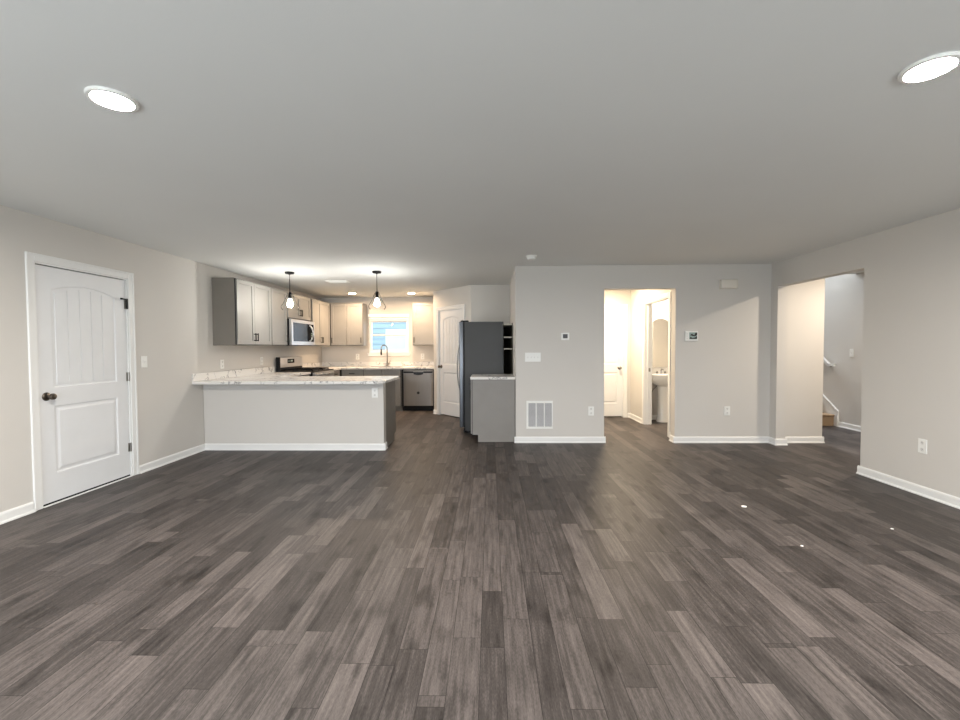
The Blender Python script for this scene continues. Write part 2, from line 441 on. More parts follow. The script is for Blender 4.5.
bm = B(); bb(bm, (XR, YR), (XR, FY0), (-1, 0), 0, .02); bb(bm, (XR, FY1), (XR, D), (-1, 0), .02, 0)
bb(bm, (XR, FY0), (XR + .125, FY0), (0, 1)); bb(bm, (XR, FY1), (XR + .125, FY1), (0, -1), .02, .02); bb(bm, (XR + .125, FY1), (XR + .125, D), (1, 0))
struct('baseboard_right', bm, M['trim'])
bm = B(); bb(bm, (4.53, D), (4.53, 7.2), (1, 0), .02, 0); bb(bm, (SX, 2.72), (SX, 7.22), (-1, 0))
struct('baseboard_stair', bm, M['trim'])
bm = B(); bb(bm, (HD1 + .065, HY), (BWX0, HY), (0, -1)); bb(bm, (BWX0, BD1 + .065), (BWX0, HY), (-1, 0)); bb(bm, (BWX0, D + DT), (BWX0, BD0 - .065), (-1, 0))
bb(bm, (1.2, HY), (HD0 - .065, HY), (0, -1)); bb(bm, (1.2, D + DT), (1.2, HY), (1, 0))
struct('baseboard_hall', bm, M['trim'])
bm = B(); bb(bm, (BWX1, BY), (3.9, BY), (0, -1)); bb(bm, (3.9, D + DT), (3.9, BY), (-1, 0))
struct('baseboard_bathroom', bm, M['trim'])
q0 = PA; q1 = PA + pdir * (PD0 - .062); q2 = PA + pdir * (PD1 + .062)
nn = (pdir.y, -pdir.x)
bm = B(); bb(bm, (q0.x, q0.y), (q1.x, q1.y), nn, .0, 0); bb(bm, (q2.x, q2.y), (PB.x, PB.y), nn, 0, .01)
bb(bm, (-.343, 7.8), (XP, 7.8), (0, -1)); bb(bm, (-1.13, 8.66), (-1.13, 9.0), (-1, 0), .02, 0)
struct('baseboard_kitchen', bm, M['trim'])
bm = B(); bb(bm, (XL, YR), (-3.26, YR), (0, 1)); bb(bm, (-.54, YR), (XR, YR), (0, 1))
struct('baseboard_rear', bm, M['trim'])

# ------------------------------------------------------------------ doors (built facing -y, x from 0 to width)
def arch(x0, x1, z0, z1, rise, n=14):
    pts = [(x0, z0), (x1, z0)]
    for i in range(n + 1):
        t = i / n; x = x1 + (x0 - x1) * t
        pts.append((x, z1 - rise + rise * (1 - (2 * t - 1) ** 2) if rise else z1))
    return pts
def panel_door(wd, hd, th=.04, planks=5):
    bm = B(); st = .115 * wd / .76 if wd < .8 else .125
    ax0, ax1 = st, wd - st
    lo = (.235, .220 + .30 * hd); up_ = (lo[1] + .150, hd - .125)
    spec = [(lo[0], lo[1] + .0, 0.), (up_[0], up_[1], .060)]
    outer = [(0, 0), (wd, 0), (wd, hd), (0, hd)]
    holes = [arch(ax0, ax1, z0, z1, r) for z0, z1, r in spec]
    loops = [outer] + holes
    flat = [p for l in loops for p in l]
    vs = [bm.verts.new((p[0], 0, p[1])) for p in flat]
    for t in tessellate_polygon([[Vector((p[0], p[1], 0)) for p in l] for l in loops]):
        try: bm.faces.new([vs[i] for i in t])
        except ValueError: pass
    bk = [bm.verts.new((p[0], th, p[1])) for p in outer]
    bm.faces.new(bk)
    for i in range(4): bm.faces.new((vs[i], vs[(i + 1) % 4], bk[(i + 1) % 4], bk[i]))
    k = 4
    for (z0, z1, r), hl in zip(spec, holes):
        cur = vs[k:k + len(hl)]; k += len(hl)
        steps = [(.006, .001), (.014, .008), (.030, .008), (.050, .0025)]
        if r: steps = [(.006, .001), (.014, .008), (.034, .009)]
        for d_, y in steps:
            nx = [bm.verts.new((p[0], y, p[1])) for p in arch(ax0 + d_, ax1 - d_, z0 + d_, z1 - d_, r)]
            for i in range(len(nx)):
                j = (i + 1) % len(nx); bm.faces.new((cur[i], cur[j], nx[j], nx[i]))
            cur = nx
        bm.faces.new(cur)
        if r:                                    # upright boards with grooves between
            d_ = .036; xa, xb = ax0 + d_, ax1 - d_; wv = (xb - xa) / planks; g = .0035
            mid = (ax0 + ax1) / 2; hw = (xb - xa) / 2; zt = z1 - d_
            for i in range(planks):
                a, b_ = xa + i * wv + g, xa + (i + 1) * wv - g
                pts = [(a, z0 + d_), (b_, z0 + d_)]
                for s in range(5):
                    x = b_ + (a - b_) * s / 4; pts.append((x, zt - r + r * (1 - ((x - mid) / hw) ** 2)))
                prism(bm, pts, .003, .0095, 'xzy')
    return bm
def casing(bm, x0, x1, zt, cw=.06, y=0., th=.016):
    """U of moulded trim round an opening, on the face at y, sticking out towards -y"""
    def prof_box(a, b_, c, d_):
        box(bm, a, b_, y - th * .6, y, c, d_, .003)
    prof_box(x0 - cw, x0, 0, zt + cw); prof_box(x1, x1 + cw, 0, zt + cw); prof_box(x0, x1, zt, zt + cw)
    box(bm, x0 - cw, x0 - cw + .02, y - th, y - th * .5, 0, zt + cw, .003); box(bm, x1 + cw - .02, x1 + cw, y - th, y - th * .5, 0, zt + cw, .003)
    box(bm, x0 - cw + .02, x1 + cw - .02, y - th, y - th * .5, zt + cw - .02, zt + cw, .003)
def jamb(bm, x0, x1, zt, y0, y1, t=.018, stop=None):
    box(bm, x0, x0 + t, y0, y1, 0, zt); box(bm, x1 - t, x1, y0, y1, 0, zt); box(bm, x0 + t, x1 - t, y0, y1, zt - t, zt)
def knob(parent, x, z, y=0., m=None, rose=.036):
    bm = B()
    lathe(bm, [(rose, 0), (rose, .004), (rose * .8, .010), (.012, .014), (.011, .034), (.018, .040), (.027, .050), (.029, .060), (.024, .070), (.012, .075), (0, .076)], (x, y, z), (0, -1, 0), 24)
    return obj('door_knob', bm, m or M['bronze'], parent, True)

# entry door in the left wall. local x -> world +Y
def door_set(n, wd, hd, loc, rz, recess, kx, hinge_side, label, cat='door', kmat=None, hinges=True):
    o = struct('door_%d' % n, panel_door(wd, hd, .044, 5), M['door'], None, False, label, cat)
    o.location = loc; o.rotation_euler = (0, 0, rz)
    knob(o, kx, .93 - loc[2], 0, kmat)
    if hinges:
        hx = wd + .002 if hinge_side > 0 else -.002
        for z in (.285, 1.02, 1.765):
            bm = B(); cyl(bm, (hx, -.009, z - .045), (hx, -.009, z + .045), .009, 10)
            box(bm, hx - .022, hx + .022, -.003, .001, z - .045, z + .045, .001)
            obj('hinge', bm, M['nickel'], o, True)
    return o
d1 = door_set(1, .894, 2.012, (XL - .012, DY0 + .022, .022), ON_LEFT, 0, .062, 1, 'white two panel entry door with arched top panel and dark knob in the left wall')
bm = B(); tube(bm, [(.894, -.012, 1.815), (.86, -.03, 1.815), (.80, -.045, 1.815)], .0065, 8); cyl(bm, (.80, -.045, 1.815), (.785, -.048, 1.815), .010, 10); cyl(bm, (.896, -.012, 1.72), (.896, -.012, 1.825), .010, 10)
obj('hinge_stop', bm, M['black'], d1, True, label='small black door stop on the top hinge')
bm = B(); box(bm, .0, .902, .006, .04, -.016, 0); obj('door_gap_shade', bm, M['black'], d1)  # black strip paints the shade in the gap below the door
bm = B(); jamb(bm, DY0, DY1, DZ, -XL - .001 if 0 else 0, .12)
casing(bm, DY0 + .006, DY1 - .006, DZ - .006, .068)
o = struct('trim_1', bm, M['trim']); o.location = (XL, 0, 0); o.rotation_euler = (0, 0, ON_LEFT)
bm = B(); box(bm, DY0 + .018, DY1 - .018, -.012, .004, 0, .011, .003)
o = struct('trim_2', bm, M['white_plastic'], label='pale threshold under the entry door', cat='threshold'); o.location = (XL, 0, 0); o.rotation_euler = (0, 0, ON_LEFT)
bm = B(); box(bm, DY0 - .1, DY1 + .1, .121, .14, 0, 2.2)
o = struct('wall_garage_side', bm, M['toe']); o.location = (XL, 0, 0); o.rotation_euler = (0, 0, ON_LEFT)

# pantry door on the diagonal
d2 = door_set(2, .742, 2.02, (0, 0, 0), prz, 0, .055, 1, 'white arched panel pantry door on the diagonal kitchen wall', kmat=M['bronze'])
d2.location = PA + pdir * (PD0 + .019) + Vector((nn[0], nn[1], 0)) * -.012 + Vector((0, 0, .022))
bm = B(); jamb(bm, PD0, PD1, 2.06, 0, .1); casing(bm, PD0 + .006, PD1 - .006, 2.054, .06)
o = struct('trim_3', bm, M['trim']); o.location = PA; o.rotation_euler = (0, 0, prz)
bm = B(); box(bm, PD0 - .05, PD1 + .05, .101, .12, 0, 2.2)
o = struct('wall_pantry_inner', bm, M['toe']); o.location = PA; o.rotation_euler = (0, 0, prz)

# hall door
d3 = door_set(3, HD1 - HD0 - .04, 2.02, (HD0 + .02, HY + .015, .022), 0, 0, HD1 - HD0 - .04 - .065, -1, 'white panel closet door at the end of the warm hall', kmat=M['nickel'], hinges=False)
bm = B(); jamb(bm, HD0, HD1, 2.06, HY, HY + .12); casing(bm, HD0 + .006, HD1 - .006, 2.054, .06, HY)
struct('trim_4', bm, M['trim'])
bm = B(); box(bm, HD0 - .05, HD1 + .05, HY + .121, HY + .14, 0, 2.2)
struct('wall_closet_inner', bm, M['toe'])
# bathroom door frame (door stands open out of view inside)
bm = B()
for s, xf in ((-1, BWX0), (1, BWX1)):
    a, b_ = (xf - .014, xf) if s < 0 else (xf, xf + .014)
    box(bm, a, b_, BD0 - .058, BD0 + .004, 0, 2.118, .003); box(bm, a, b_, BD1 - .004, BD1 + .058, 0, 2.118, .003); box(bm, a, b_, BD0 + .004, BD1 - .004, 2.056, 2.118, .003)
box(bm, BWX0, BWX1, BD0, BD0 + .018, 0, 2.06); box(bm, BWX0, BWX1, BD1 - .018, BD1, 0, 2.06); box(bm, BWX0, BWX1, BD0 + .018, BD1 - .018, 2.042, 2.06)
box(bm, BWX0 + .05, BWX0 + .062, BD1 - .03, BD1 - .018, 0, 2.042); box(bm, BWX0 + .05, BWX0 + .062, BD0 + .018, BD0 + .03, 0, 2.042)
struct('trim_5', bm, M['trim'])
bm = B(); box(bm, BWX0 + .07, BWX0 + .10, BD1 - .0195, BD1 - .017, .90, .96)
tag(obj('strike_plate', bm, M['nickel']), 'small metal strike plate on the bathroom door jamb', 'strike plate')

# ------------------------------------------------------------------ windows
def sash_window(n, x0, x1, z0, z1, y, rz=0., loc=(0, 0, 0), label=None):
    fr = B()
    t = .032
    box(fr, x0, x0 + t, y, y + .07, z0, z1, .003); box(fr, x1 - t, x1, y, y + .07, z0, z1, .003)
    box(fr, x0 + t, x1 - t, y, y + .07, z0, z0 + t, .003); box(fr, x0 + t, x1 - t, y, y + .07, z1 - t, z1, .003)
    o = struct('window_%d' % n, fr, M['trim'], None, False, label, 'window'); o.location = loc; o.rotation_euler = (0, 0, rz)
    zm = (z0 + z1) / 2 + .02
    for nm, a, b_, yy in (('upper_sash', zm - .02, z1 - t, y + .038), ('lower_sash', z0 + t, zm + .02, y + .012)):
        s = B(); w_ = .028; xa, xb = x0 + t, x1 - t
        box(s, xa, xa + w_, yy, yy + .024, a, b_, .002); box(s, xb - w_, xb, yy, yy + .024, a, b_, .002)
        box(s, xa + w_, xb - w_, yy, yy + .024, a, a + w_, .002); box(s, xa + w_, xb - w_, yy, yy + .024, b_ - w_, b_, .002)
        so = obj(nm, s, M['trim'], o)
        g = B(); box(g, xa + w_ - .003, xb - w_ + .003, yy + .010, yy + .014, a + w_ - .003, b_ - w_ + .003)
        obj('pane', g, M['glass'], so)
    return o
win = sash_window(1, WX0 + .005, WX1 - .005, WZ0 + .012, 1.955, BW + .03, label='white double hung kitchen window over the sink')
bm = B(); box(bm, WX0 + .003, WX1 - .003, BW + .012, BW + .12, 1.955, WZ1 - .001, .002)
obj('head_board', bm, M['trim'], win)
bm = B(); box(bm, WX0 - .03, WX1 + .03, BW - .02, BW, WZ0 - .012, WZ0 + .008, .003); box(bm, WX0 + .002, WX1 - .002, BW, BW + .03, WZ0 + .001, WZ0 + .012)
box(bm, WX0 - .02, WX1 + .02, BW - .012, BW, WZ0 - .06, WZ0 - .012, .003); box(bm, WX0 - .01, WX1 + .01, BW - .014, BW, WZ1, WZ1 + .07, .003)
struct('trim_6', bm, M['trim'])
# patio door and window behind the camera
bm = B(); t = .06
box(bm, -3.2, -3.2 + t, YR - .1, YR - .02, 0, 2.08); box(bm, -.66, -.6, YR - .1, YR - .02, 0, 2.08); box(bm, -3.14, -.66, YR - .1, YR - .02, 2.02, 2.08); box(bm, -3.14, -.66, YR - .1, YR - .02, 0, .04)
pdoor = struct('door_4', bm, M['trim'], None, False, 'white sliding glass patio door in the rear wall', 'door')
for x0, x1, y in ((-3.14, -1.87, YR - .09), (-1.93, -.66, YR - .055)):
    s = B(); w_ = .07
    box(s, x0, x0 + w_, y, y + .03, .04, 2.02); box(s, x1 - w_, x1, y, y + .03, .04, 2.02); box(s, x0 + w_, x1 - w_, y, y + .03, .04, .14); box(s, x0 + w_, x1 - w_, y, y + .03, 1.95, 2.02)
    so = obj('sliding_panel', s, M['trim'], pdoor)
    g = B(); box(g, x0 + w_, x1 - w_, y + .012, y + .018, .14, 1.95); obj('pane', g, M['glass'], so)
sash_window(2, 1.0, 2.8, .85, 2.08, YR - .09, label='white window in the rear wall')
bm = B()
for x0, x1, z0, z1 in ((-3.26, -.54, 0, 2.14), (.94, 2.86, .79, 2.14)):
    box(bm, x0, x0 + .06, YR, YR + .015, z0, z1); box(bm, x1 - .06, x1, YR, YR + .015, z0, z1); box(bm, x0 + .06, x1 - .06, YR, YR + .015, z1 - .06, z1)
    if z0: box(bm, x0 + .06, x1 - .06, YR, YR + .015, z0, z0 + .06)
struct('trim_7', bm, M['trim'])

# outside: patio slab, lawn, neighbour's house seen through the kitchen window
bm = B(); box(bm, -30, 30, -30, 40, -.30, -.16)
struct('ground_lawn', bm, M['grass'])
nb = thing('neighbour_house', 'pale blue sided house seen outside the kitchen window', 'house', (-3.2, 15.0, -.16))
bm = B(); nlap = 30
for i in range(nlap):
    z = i * .18; v = [bm.verts.new(p) for p in ((-5, -.02, z), (2.4, -.02, z), (2.4, 0, z + .18), (-5, 0, z + .18))]
    bm.faces.new(v); v2 = [bm.verts.new(p) for p in ((-5, 0, z), (2.4, 0, z), (2.4, -.02, z), (-5, -.02, z))]; bm.faces.new(v2)
box(bm, -5, 2.4, 0, 6, 0, 5.4)
obj('wall_siding', bm, M['siding'], nb)
bm = B(); box(bm, -.42, 2.2, -.06, .0, .16, 2.12, .01); obj('garage_door', bm, M['trim'], nb)
bm = B(); box(bm, -5, 2.4, -.05, 0, 2.75, 2.95); obj('band_board', bm, M['siding'], nb)
bm = B(); prism(bm, [(-.6, 5.3), (6.6, 5.3), (3, 7.4)], -5.3, 2.7, 'yzx'); obj('roof', bm, M['roof'], nb)

# ------------------------------------------------------------------ kitchen cabinets (facing -y locally, x from 0 to width, wall at y=0)
def shaker(bm, x0, x1, z0, z1, y, fr=.055, th=.019):
    box(bm, x0, x0 + fr, y - th, y, z0, z1, .0015); box(bm, x1 - fr, x1, y - th, y, z0, z1, .0015)
    box(bm, x0 + fr, x1 - fr, y - th, y, z0, z0 + fr, .0015); box(bm, x0 + fr, x1 - fr, y - th, y, z1 - fr, z1, .0015)
    box(bm, x0 + fr, x1 - fr, y - th + .010, y - .002, z0 + fr, z1 - fr)
def pull(parent, x, z, y, vert=True, ln=.115):
    bm = B(); h = ln / 2
    ends = ((0, 0, -h), (0, 0, h)) if vert else ((-h, 0, 0), (h, 0, 0))
    P = [Vector((x, y - .03, z)) + Vector(e) for e in ends]
    cyl(bm, P[0], P[1], .0075, 10)
    for e in ends:
        q = Vector((x, y - .03, z)) + Vector(e) * .78
        cyl(bm, q, q + Vector((0, .03, 0)), .005, 8)
    return obj('handle', bm, M['black'], parent, True)
def cabinet(name, label, loc, rz, wd, z0, z1, dep, cols, up=True, toe=False, group=None, body_m=None, door_m=None, false_top=False):
    """cols: list of column specs (x0,x1,handle side -1/1/0, drawer top?)"""
    t = thing(name, label, 'cabinet', loc, rz, group)
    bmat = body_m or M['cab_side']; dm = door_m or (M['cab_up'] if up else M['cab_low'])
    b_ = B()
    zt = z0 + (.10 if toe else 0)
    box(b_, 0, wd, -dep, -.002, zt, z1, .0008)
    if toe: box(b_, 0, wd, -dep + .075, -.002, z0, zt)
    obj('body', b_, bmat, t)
    f = B(); box(f, .001, .02, -dep - .0015, -dep, zt + .001, z1 - .001); box(f, wd - .02, wd - .001, -dep - .0015, -dep, zt + .001, z1 - .001)
    box(f, .02, wd - .02, -dep - .0015, -dep, z1 - .022, z1 - .001); box(f, .02, wd - .02, -dep - .0015, -dep, zt + .001, zt + .022)
    obj('face_frame', f, dm, t)
    g = B(); box(g, .006, wd - .006, -dep - .008, -dep - .0015, zt + .006, z1 - .006); obj('gap_shade_sheet', g, M['slot'], t)  # dark sheet paints the shade between frame and doors
    for x0, x1, hs, drawer in cols:
        zb, ze = zt + .012, z1 - .012
        if drawer:
            q = B(); shaker(q, x0, x1, ze - .135, ze, -dep - .008, .03)
            dr = obj('drawer', q, dm, t)
            if drawer == 1: pull(dr, (x0 + x1) / 2, ze - .0675, -dep - .027, False)
            ze -= .15
        q = B(); shaker(q, x0, x1, zb, ze, -dep - .008); dd = obj('door', q, dm, t)
        if hs:
            hx = x1 - .028 if hs > 0 else x0 + .028
            pull(dd, hx, zb + .105 if up else ze - .105, -dep - .027)
    return t
UZ0, UZ1, UD = 1.372, 2.285, .305
KW = XL - .006
gU = 'upper wall cabinets in the kitchen'
a = 5.806
cabinet('wall_cabinet', 'pale upper cabinet with two doors, nearest to the living room end', (KW, a, 0), ON_LEFT, .945, UZ0, UZ1, UD, [(.022, .455, 1, 0), (.459, .935, -1, 0)], group=gU)
cabinet('wall_cabinet', 'single door upper cabinet between the two door one and the microwave', (KW, 6.755, 0), ON_LEFT, .53, UZ0, UZ1, UD, [(.012, .518, 1, 0)], group=gU)
cabinet('wall_cabinet', 'short upper cabinet with two small doors over the microwave', (KW, 7.29, 0), ON_LEFT, .985, 1.84, UZ1, UD, [(.012, .49, 1, 0), (.494, .95, -1, 0)], group=gU)
cabinet('wall_cabinet', 'two door upper cabinet past the microwave at the kitchen corner', (KW, 8.28, 0), ON_LEFT, 1.0, UZ0, UZ1, UD, [(.045, .47, 1, 0), (.474, .955, -1, 0)], group=gU)
cabinet('wall_cabinet', 'upper cabinet on the back wall left of the window', (KW + .002, BW, 0), 0, 1.03, UZ0, UZ1, UD, [(.335, .665, -1, 0), (.673, 1.018, 1, 0)], group=gU, body_m=M['cab_up'])  # lighter body: the kitchen light on its side is put into the colour
cabinet('wall_cabinet', 'single door upper cabinet right of the kitchen window', (-1.665, BW, 0), 0, .53, UZ0, UZ1, UD, [(.012, .518, -1, 0)], group=gU)

# base cabinets
BD = .60; CT = .914; CB = .878
gB = 'grey base cabinets in the kitchen'
cabinet('base_cabinet', 'grey base cabinet on the left wall between peninsula and stove', (KW, 6.32, 0), ON_LEFT, 1.13, 0, CB - .001, BD, [(.02, .56, 1, 1), (.57, 1.115, -1, 1)], False, True, gB)
cabinet('base_cabinet', 'grey corner base cabinet on the left wall past the stove', (KW, 8.43, 0), ON_LEFT, .535, 0, CB - .001, BD, [(.02, .515, 1, 1)], False, True, gB)
cabinet('sink_cabinet', 'grey base cabinets under the kitchen window left of the dishwasher', (KW + .002, BW, 0), 0, 1.903, 0, CB - .001, BD, [(.66, 1.10, 1, 1), (1.115, 1.49, 1, 2), (1.50, 1.885, -1, 2)], False, True, gB)
# peninsula cabinets face the kitchen (+y)
cabinet('peninsula_cabinet', 'grey cabinet run of the peninsula behind the half wall', (PX1, 5.702, 0), FACE_BACK, 1.72, 0, CB - .001, .585, [(.02, .56, 1, 1), (.575, 1.115, -1, 1), (1.13, 1.70, 1, 1)], False, True, gB)
# base cabinet beside the fridge, faces -x
cabinet('base_cabinet', 'grey base cabinet with drawer beside the refrigerator', (XP - .001, 6.665, 0), ON_RIGHT, .60, 0, CB - .001, .60, [(.015, .585, -1, 1)], False, True, gB, body_m=M['cab_low'])
bm = B(); box(bm, .03, .66, 0, .63, CB, CT, .004, 2)
o = obj('countertop', bm, M['marble']); o.location = (XP - .662, 6.04, 0)
tag(o, 'small marble patterned countertop on the cabinet beside the refrigerator', 'countertop')

# worktops
def arc(cx, cy, r, a0, a1, n=8): return [(cx + r * math.cos(math.radians(a0 + (a1 - a0) * i / n)), cy + r * math.sin(math.radians(a0 + (a1 - a0) * i / n))) for i in range(n + 1)]
x0 = KW + .002; fx = KW + .645
r = .17; PR = -1.325; PF = 5.367; PBk = 6.34
poly = [(x0, PF)] + arc(PR - r, PF + r, r, -90, 0) + arc(PR - .05, PBk - .05, .05, 0, 90, 4) + [(fx, PBk), (fx, 7.455), (x0, 7.455)]
bm = B(); prism(bm, poly, CB, CT)
ct = obj('countertop', bm, M['marble']); tag(ct, 'white marble patterned peninsula countertop with rounded corner', 'countertop')
mod = ct.modifiers.new('bevel', 'BEVEL'); mod.width = .006; mod.segments = 2; mod.limit_method = 'ANGLE'
bm = B(); box(bm, x0, x0 + .018, PF, 7.455, CT, CT + .10, .002); obj('backsplash', bm, M['marble'], ct)
sx0, sx1, sy0, sy1 = -2.62, -1.90, 9.08, 9.47
poly = [(x0, 8.425), (fx, 8.425), (fx, 8.965), (-1.134, 8.965), (-1.134, BW - .002), (x0, BW - .002)]
bm = B(); prism(bm, poly, CB, CT, 'xyz', [[(sx0, sy0), (sx0, sy1), (sx1, sy1), (sx1, sy0)]])
ct2 = obj('countertop', bm, M['marble']); tag(ct2, 'white countertop along the back wall under the kitchen window', 'countertop')
bm = B(); box(bm, x0, x0 + .018, 8.425, BW - .002, CT, CT + .10, .002); box(bm, x0 + .018, -1.134, BW - .020, BW - .002, CT, CT + .10, .002)
obj('backsplash', bm, M['marble'], ct2)
sk = thing('kitchen_sink', 'steel sink set in the countertop below the window', 'sink', (-2.26, 9.275, CT))
bm = B(); hw, hd = .35, .185
for (a, b_, c, d_) in ((-hw - .02, -hw, -hd - .02, hd + .02), (hw, hw + .02, -hd - .02, hd + .02), (-hw, hw, -hd - .02, -hd), (-hw, hw, hd, hd + .02)): box(bm, a, b_, c, d_, .0, .005, .001)
obj('rim', bm, M['steel'], sk)
bm = B()
for (a, b_, c, d_) in ((-hw, -hw + .006, -hd, hd), (hw - .006, hw, -hd, hd), (-hw, hw, -hd, -hd + .006), (-hw, hw, hd - .006, hd)): box(bm, a, b_, c, d_, -.032, 0)
box(bm, -hw, hw, -hd, hd, -.034, -.030); obj('basin', bm, M['steel'], sk)
fc = thing('kitchen_faucet', 'tall arched kitchen faucet standing in front of the window', 'faucet', (-2.27, 9.52, CT))
bm = B(); lathe(bm, [(.030, 0), (.030, .008), (.021, .02), (.019, .10), (.014, .13), (.013, .16)], seg=16); obj('base', bm, M['nickel'], fc, True)
bm = B()
pts = [(0, 0, .15), (0, 0, .40)] + [(-.05 + .05 * math.cos(t), -.06 + .06 * math.cos(t), .40 + .07 * math.sin(t)) for t in [PI * k / 10 for k in range(1, 11)]] + [(-.10, -.12, .37)]
tube(bm, pts, .0125, 10); obj('spout', bm, M['nickel'], fc, True)
bm = B(); lathe(bm, [(.0165, 0), (.0185, .05), (.015, .11), (.013, .13)], (-.10, -.12, .25), seg=14); obj('spray_head', bm, M['dark_plastic'], fc, True)
bm = B(); cyl(bm, (.018, 0, .07), (.045, 0, .075), .012, 12); tube(bm, [(.045, 0, .075), (.06, -.01, .10), (.075, -.02, .13)], .006, 8); obj('lever', bm, M['nickel'], fc, True)

# dishwasher
dw = thing('dishwasher', 'stainless steel dishwasher with round badge at the end of the back counter', 'dishwasher', (-1.845, BW - .005, 0))
bm = B(); box(bm, .0, .70, -.57, 0, .10, .872); obj('body', bm, M['black'], dw)
bm = B(); box(bm, .02, .68, -.50, -.1, .0, .10); obj('toe_panel', bm, M['black'], dw)
bm = B()
prof = [(.035, -.572), (.035, -.600), (.10, -.612), (.35, -.618), (.60, -.612), (.650, -.600), (.650, -.572)]
prism(bm, prof, .115, .775); prism(bm, prof, .815, .855)
box(bm, .035, .23, -.605, -.572, .775, .815); box(bm, .43, .65, -.605, -.572, .775, .815)
box(bm, .23, .43, -.585, -.572, .775, .815)
dd = obj('door', bm, M['steel_v'], dw)
bm = B(); box(bm, .04, .645, -.6155, -.600, .800, .832, .002); obj('control_strip', bm, M['black'], dd)
bm = B(); pts = [(.25 + .20 * i / 8, .775 - .022 * math.sin(PI * i / 8)) for i in range(9)]
prism(bm, pts + [(.45, .80), (.25, .80)], -.6195, -.600, 'xzy'); obj('pocket_handle', bm, M['dark_plastic'], dd)
bm = B(); lathe(bm, [(.028, 0), (.028, .004), (.024, .005), (.024, .003), (0, .003)], (.345, -.617, .385), (0, -1, 0), 24); obj('badge', bm, M['slot'], dd, True, label='small round dark badge')

# range
rg = thing('range', 'stainless gas range with black grates and upright control panel on the left kitchen wall', 'stove', (KW + .03, 7.465, 0), ON_LEFT)
RW = .95
bm = B(); box(bm, 0, RW, -.64, 0, .06, .90); box(bm, .02, RW - .02, -.58, -.02, 0, .06); obj('body', bm, M['black'], rg)
bm = B(); box(bm, 0, RW, -.665, 0, .90, .922, .004); obj('cooktop', bm, M['black'], rg)
bm = B(); box(bm, .02, RW, -.05, 0, .985, 1.165, .008, 2); box(bm, .02, RW, -.055, -.01, .985, 1.02, .003); bgd = obj('backguard', bm, M['steel'], rg)
bm = B(); box(bm, 0, .02, -.07, 0, .92, 1.17, .003); box(bm, .02, RW, -.048, 0, .92, .985, .002); obj('backguard_side', bm, M['black'], bgd)
bm = B(); box(bm, .33, .60, -.053, -.048, 1.055, 1.13, .002); obj('display', bm, M['display'], bgd)
bm = B()
for i in range(3): box(bm, .345 + i * .03, .365 + i * .03, -.0545, -.052, 1.085, 1.10)
box(bm, .45, .53, -.0545, -.052, 1.08, 1.112); obj('display_digits', bm, M['teal'], bgd)
for gx in (.10, .56):
    bm = B(); w_ = .30
    for yy in (-.60, -.35, -.10): box(bm, gx, gx + w_, yy, yy + .014, .935, .955, .002)
    for xx in (gx, gx + w_ / 2 - .007, gx + w_ - .014): box(bm, xx, xx + .014, -.60, -.086, .935, .955, .002)
    for xx in (gx, gx + w_ - .014):
        for yy in (-.60, -.10): box(bm, xx, xx + .014, yy, yy + .014, .922, .936)
    obj('grate', bm, M['black'], rg)
    for yy in (-.47, -.22):
        bm = B(); lathe(bm, [(.05, 0), (.05, .006), (.035, .008), (.035, .012), (0, .013)], (gx + w_ / 2, yy, .922), seg=18); obj('burner', bm, M['slot'], rg, True)
bm = B(); box(bm, .0, RW, -.675, -.64, .80, .90, .004); obj('control_panel', bm, M['steel'], rg)
for i in range(5):
    bm = B(); lathe(bm, [(.022, 0), (.022, .008), (.018, .012), (.016, .032), (0, .034)], (.10 + i * (RW - .2) / 4, -.675, .85), (0, -1, 0), 16); obj('knob', bm, M['steel'], rg, True)
bm = B(); box(bm, .005, RW - .005, -.670, -.64, .24, .795, .005); od = obj('oven_door', bm, M['steel'], rg)
bm = B(); box(bm, .12, RW - .12, -.674, -.668, .36, .65, .002); obj('oven_window', bm, M['mwglass'], od)
bm = B(); cyl(bm, (.06, -.725, .755), (RW - .06, -.725, .755), .012, 12)
for xx in (.09, RW - .09): cyl(bm, (xx, -.725, .755), (xx, -.665, .755), .008, 8)
obj('oven_handle', bm, M['steel'], od, True)
bm = B(); box(bm, .005, RW - .005, -.665, -.64, .07, .23, .005); obj('drawer', bm, M['steel'], rg)

# microwave
mw = thing('microwave', 'over the range stainless microwave with curved handle mounted under the short cabinet', 'microwave', (KW, 7.295, 1.385), ON_LEFT)
MWW = .97
bm = B(); box(bm, 0, MWW, -.355, -.004, 0, .447, .003); obj('body', bm, M['black'], mw)
bm = B(); box(bm, .03, MWW - .03, -.34, -.04, -.015, 0, .002); obj('bottom_vent', bm, M['dark_plastic'], mw)
bm = B()
outer = [(.0, .0), (MWW, .0), (MWW, .44), (0, .44)]
prism(bm, outer, -.395, -.356, 'xzy', [[(.06, .06), (.06, .385), (MWW - .04, .385), (MWW - .04, .06)]])
fr = obj('front_frame', bm, M['steel'], mw)
bm = B(); box(bm, .06, .68, -.385, -.357, .06, .385); obj('glass_door', bm, M['mwglass'], mw)
bm = B(); box(bm, .68, MWW - .04, -.387, -.357, .06, .385); cp = obj('control_panel', bm, M['display'], mw)
bm = B()
for i in range(4):
    for j in range(3): box(bm, .82 + j * .03, .84 + j * .03, -.3885, -.386, .10 + i * .035, .12 + i * .035)
obj('keypad', bm, M['teal'], cp)
bm = B(); box(bm, .81, .905, -.3885, -.386, .30, .335); obj('clock_display', bm, M['teal'], cp)
bm = B(); tube(bm, [(.745, -.385, .36), (.755, -.41, .345)] + [(.755 + .02 * math.sin(PI * k / 10), -.415 - .03 * math.sin(PI * k / 10), .34 - .25 * k / 10) for k in range(11)] + [(.755, -.41, .085), (.745, -.385, .07)], .013, 10)
obj('handle', bm, M['steel'], mw, True)

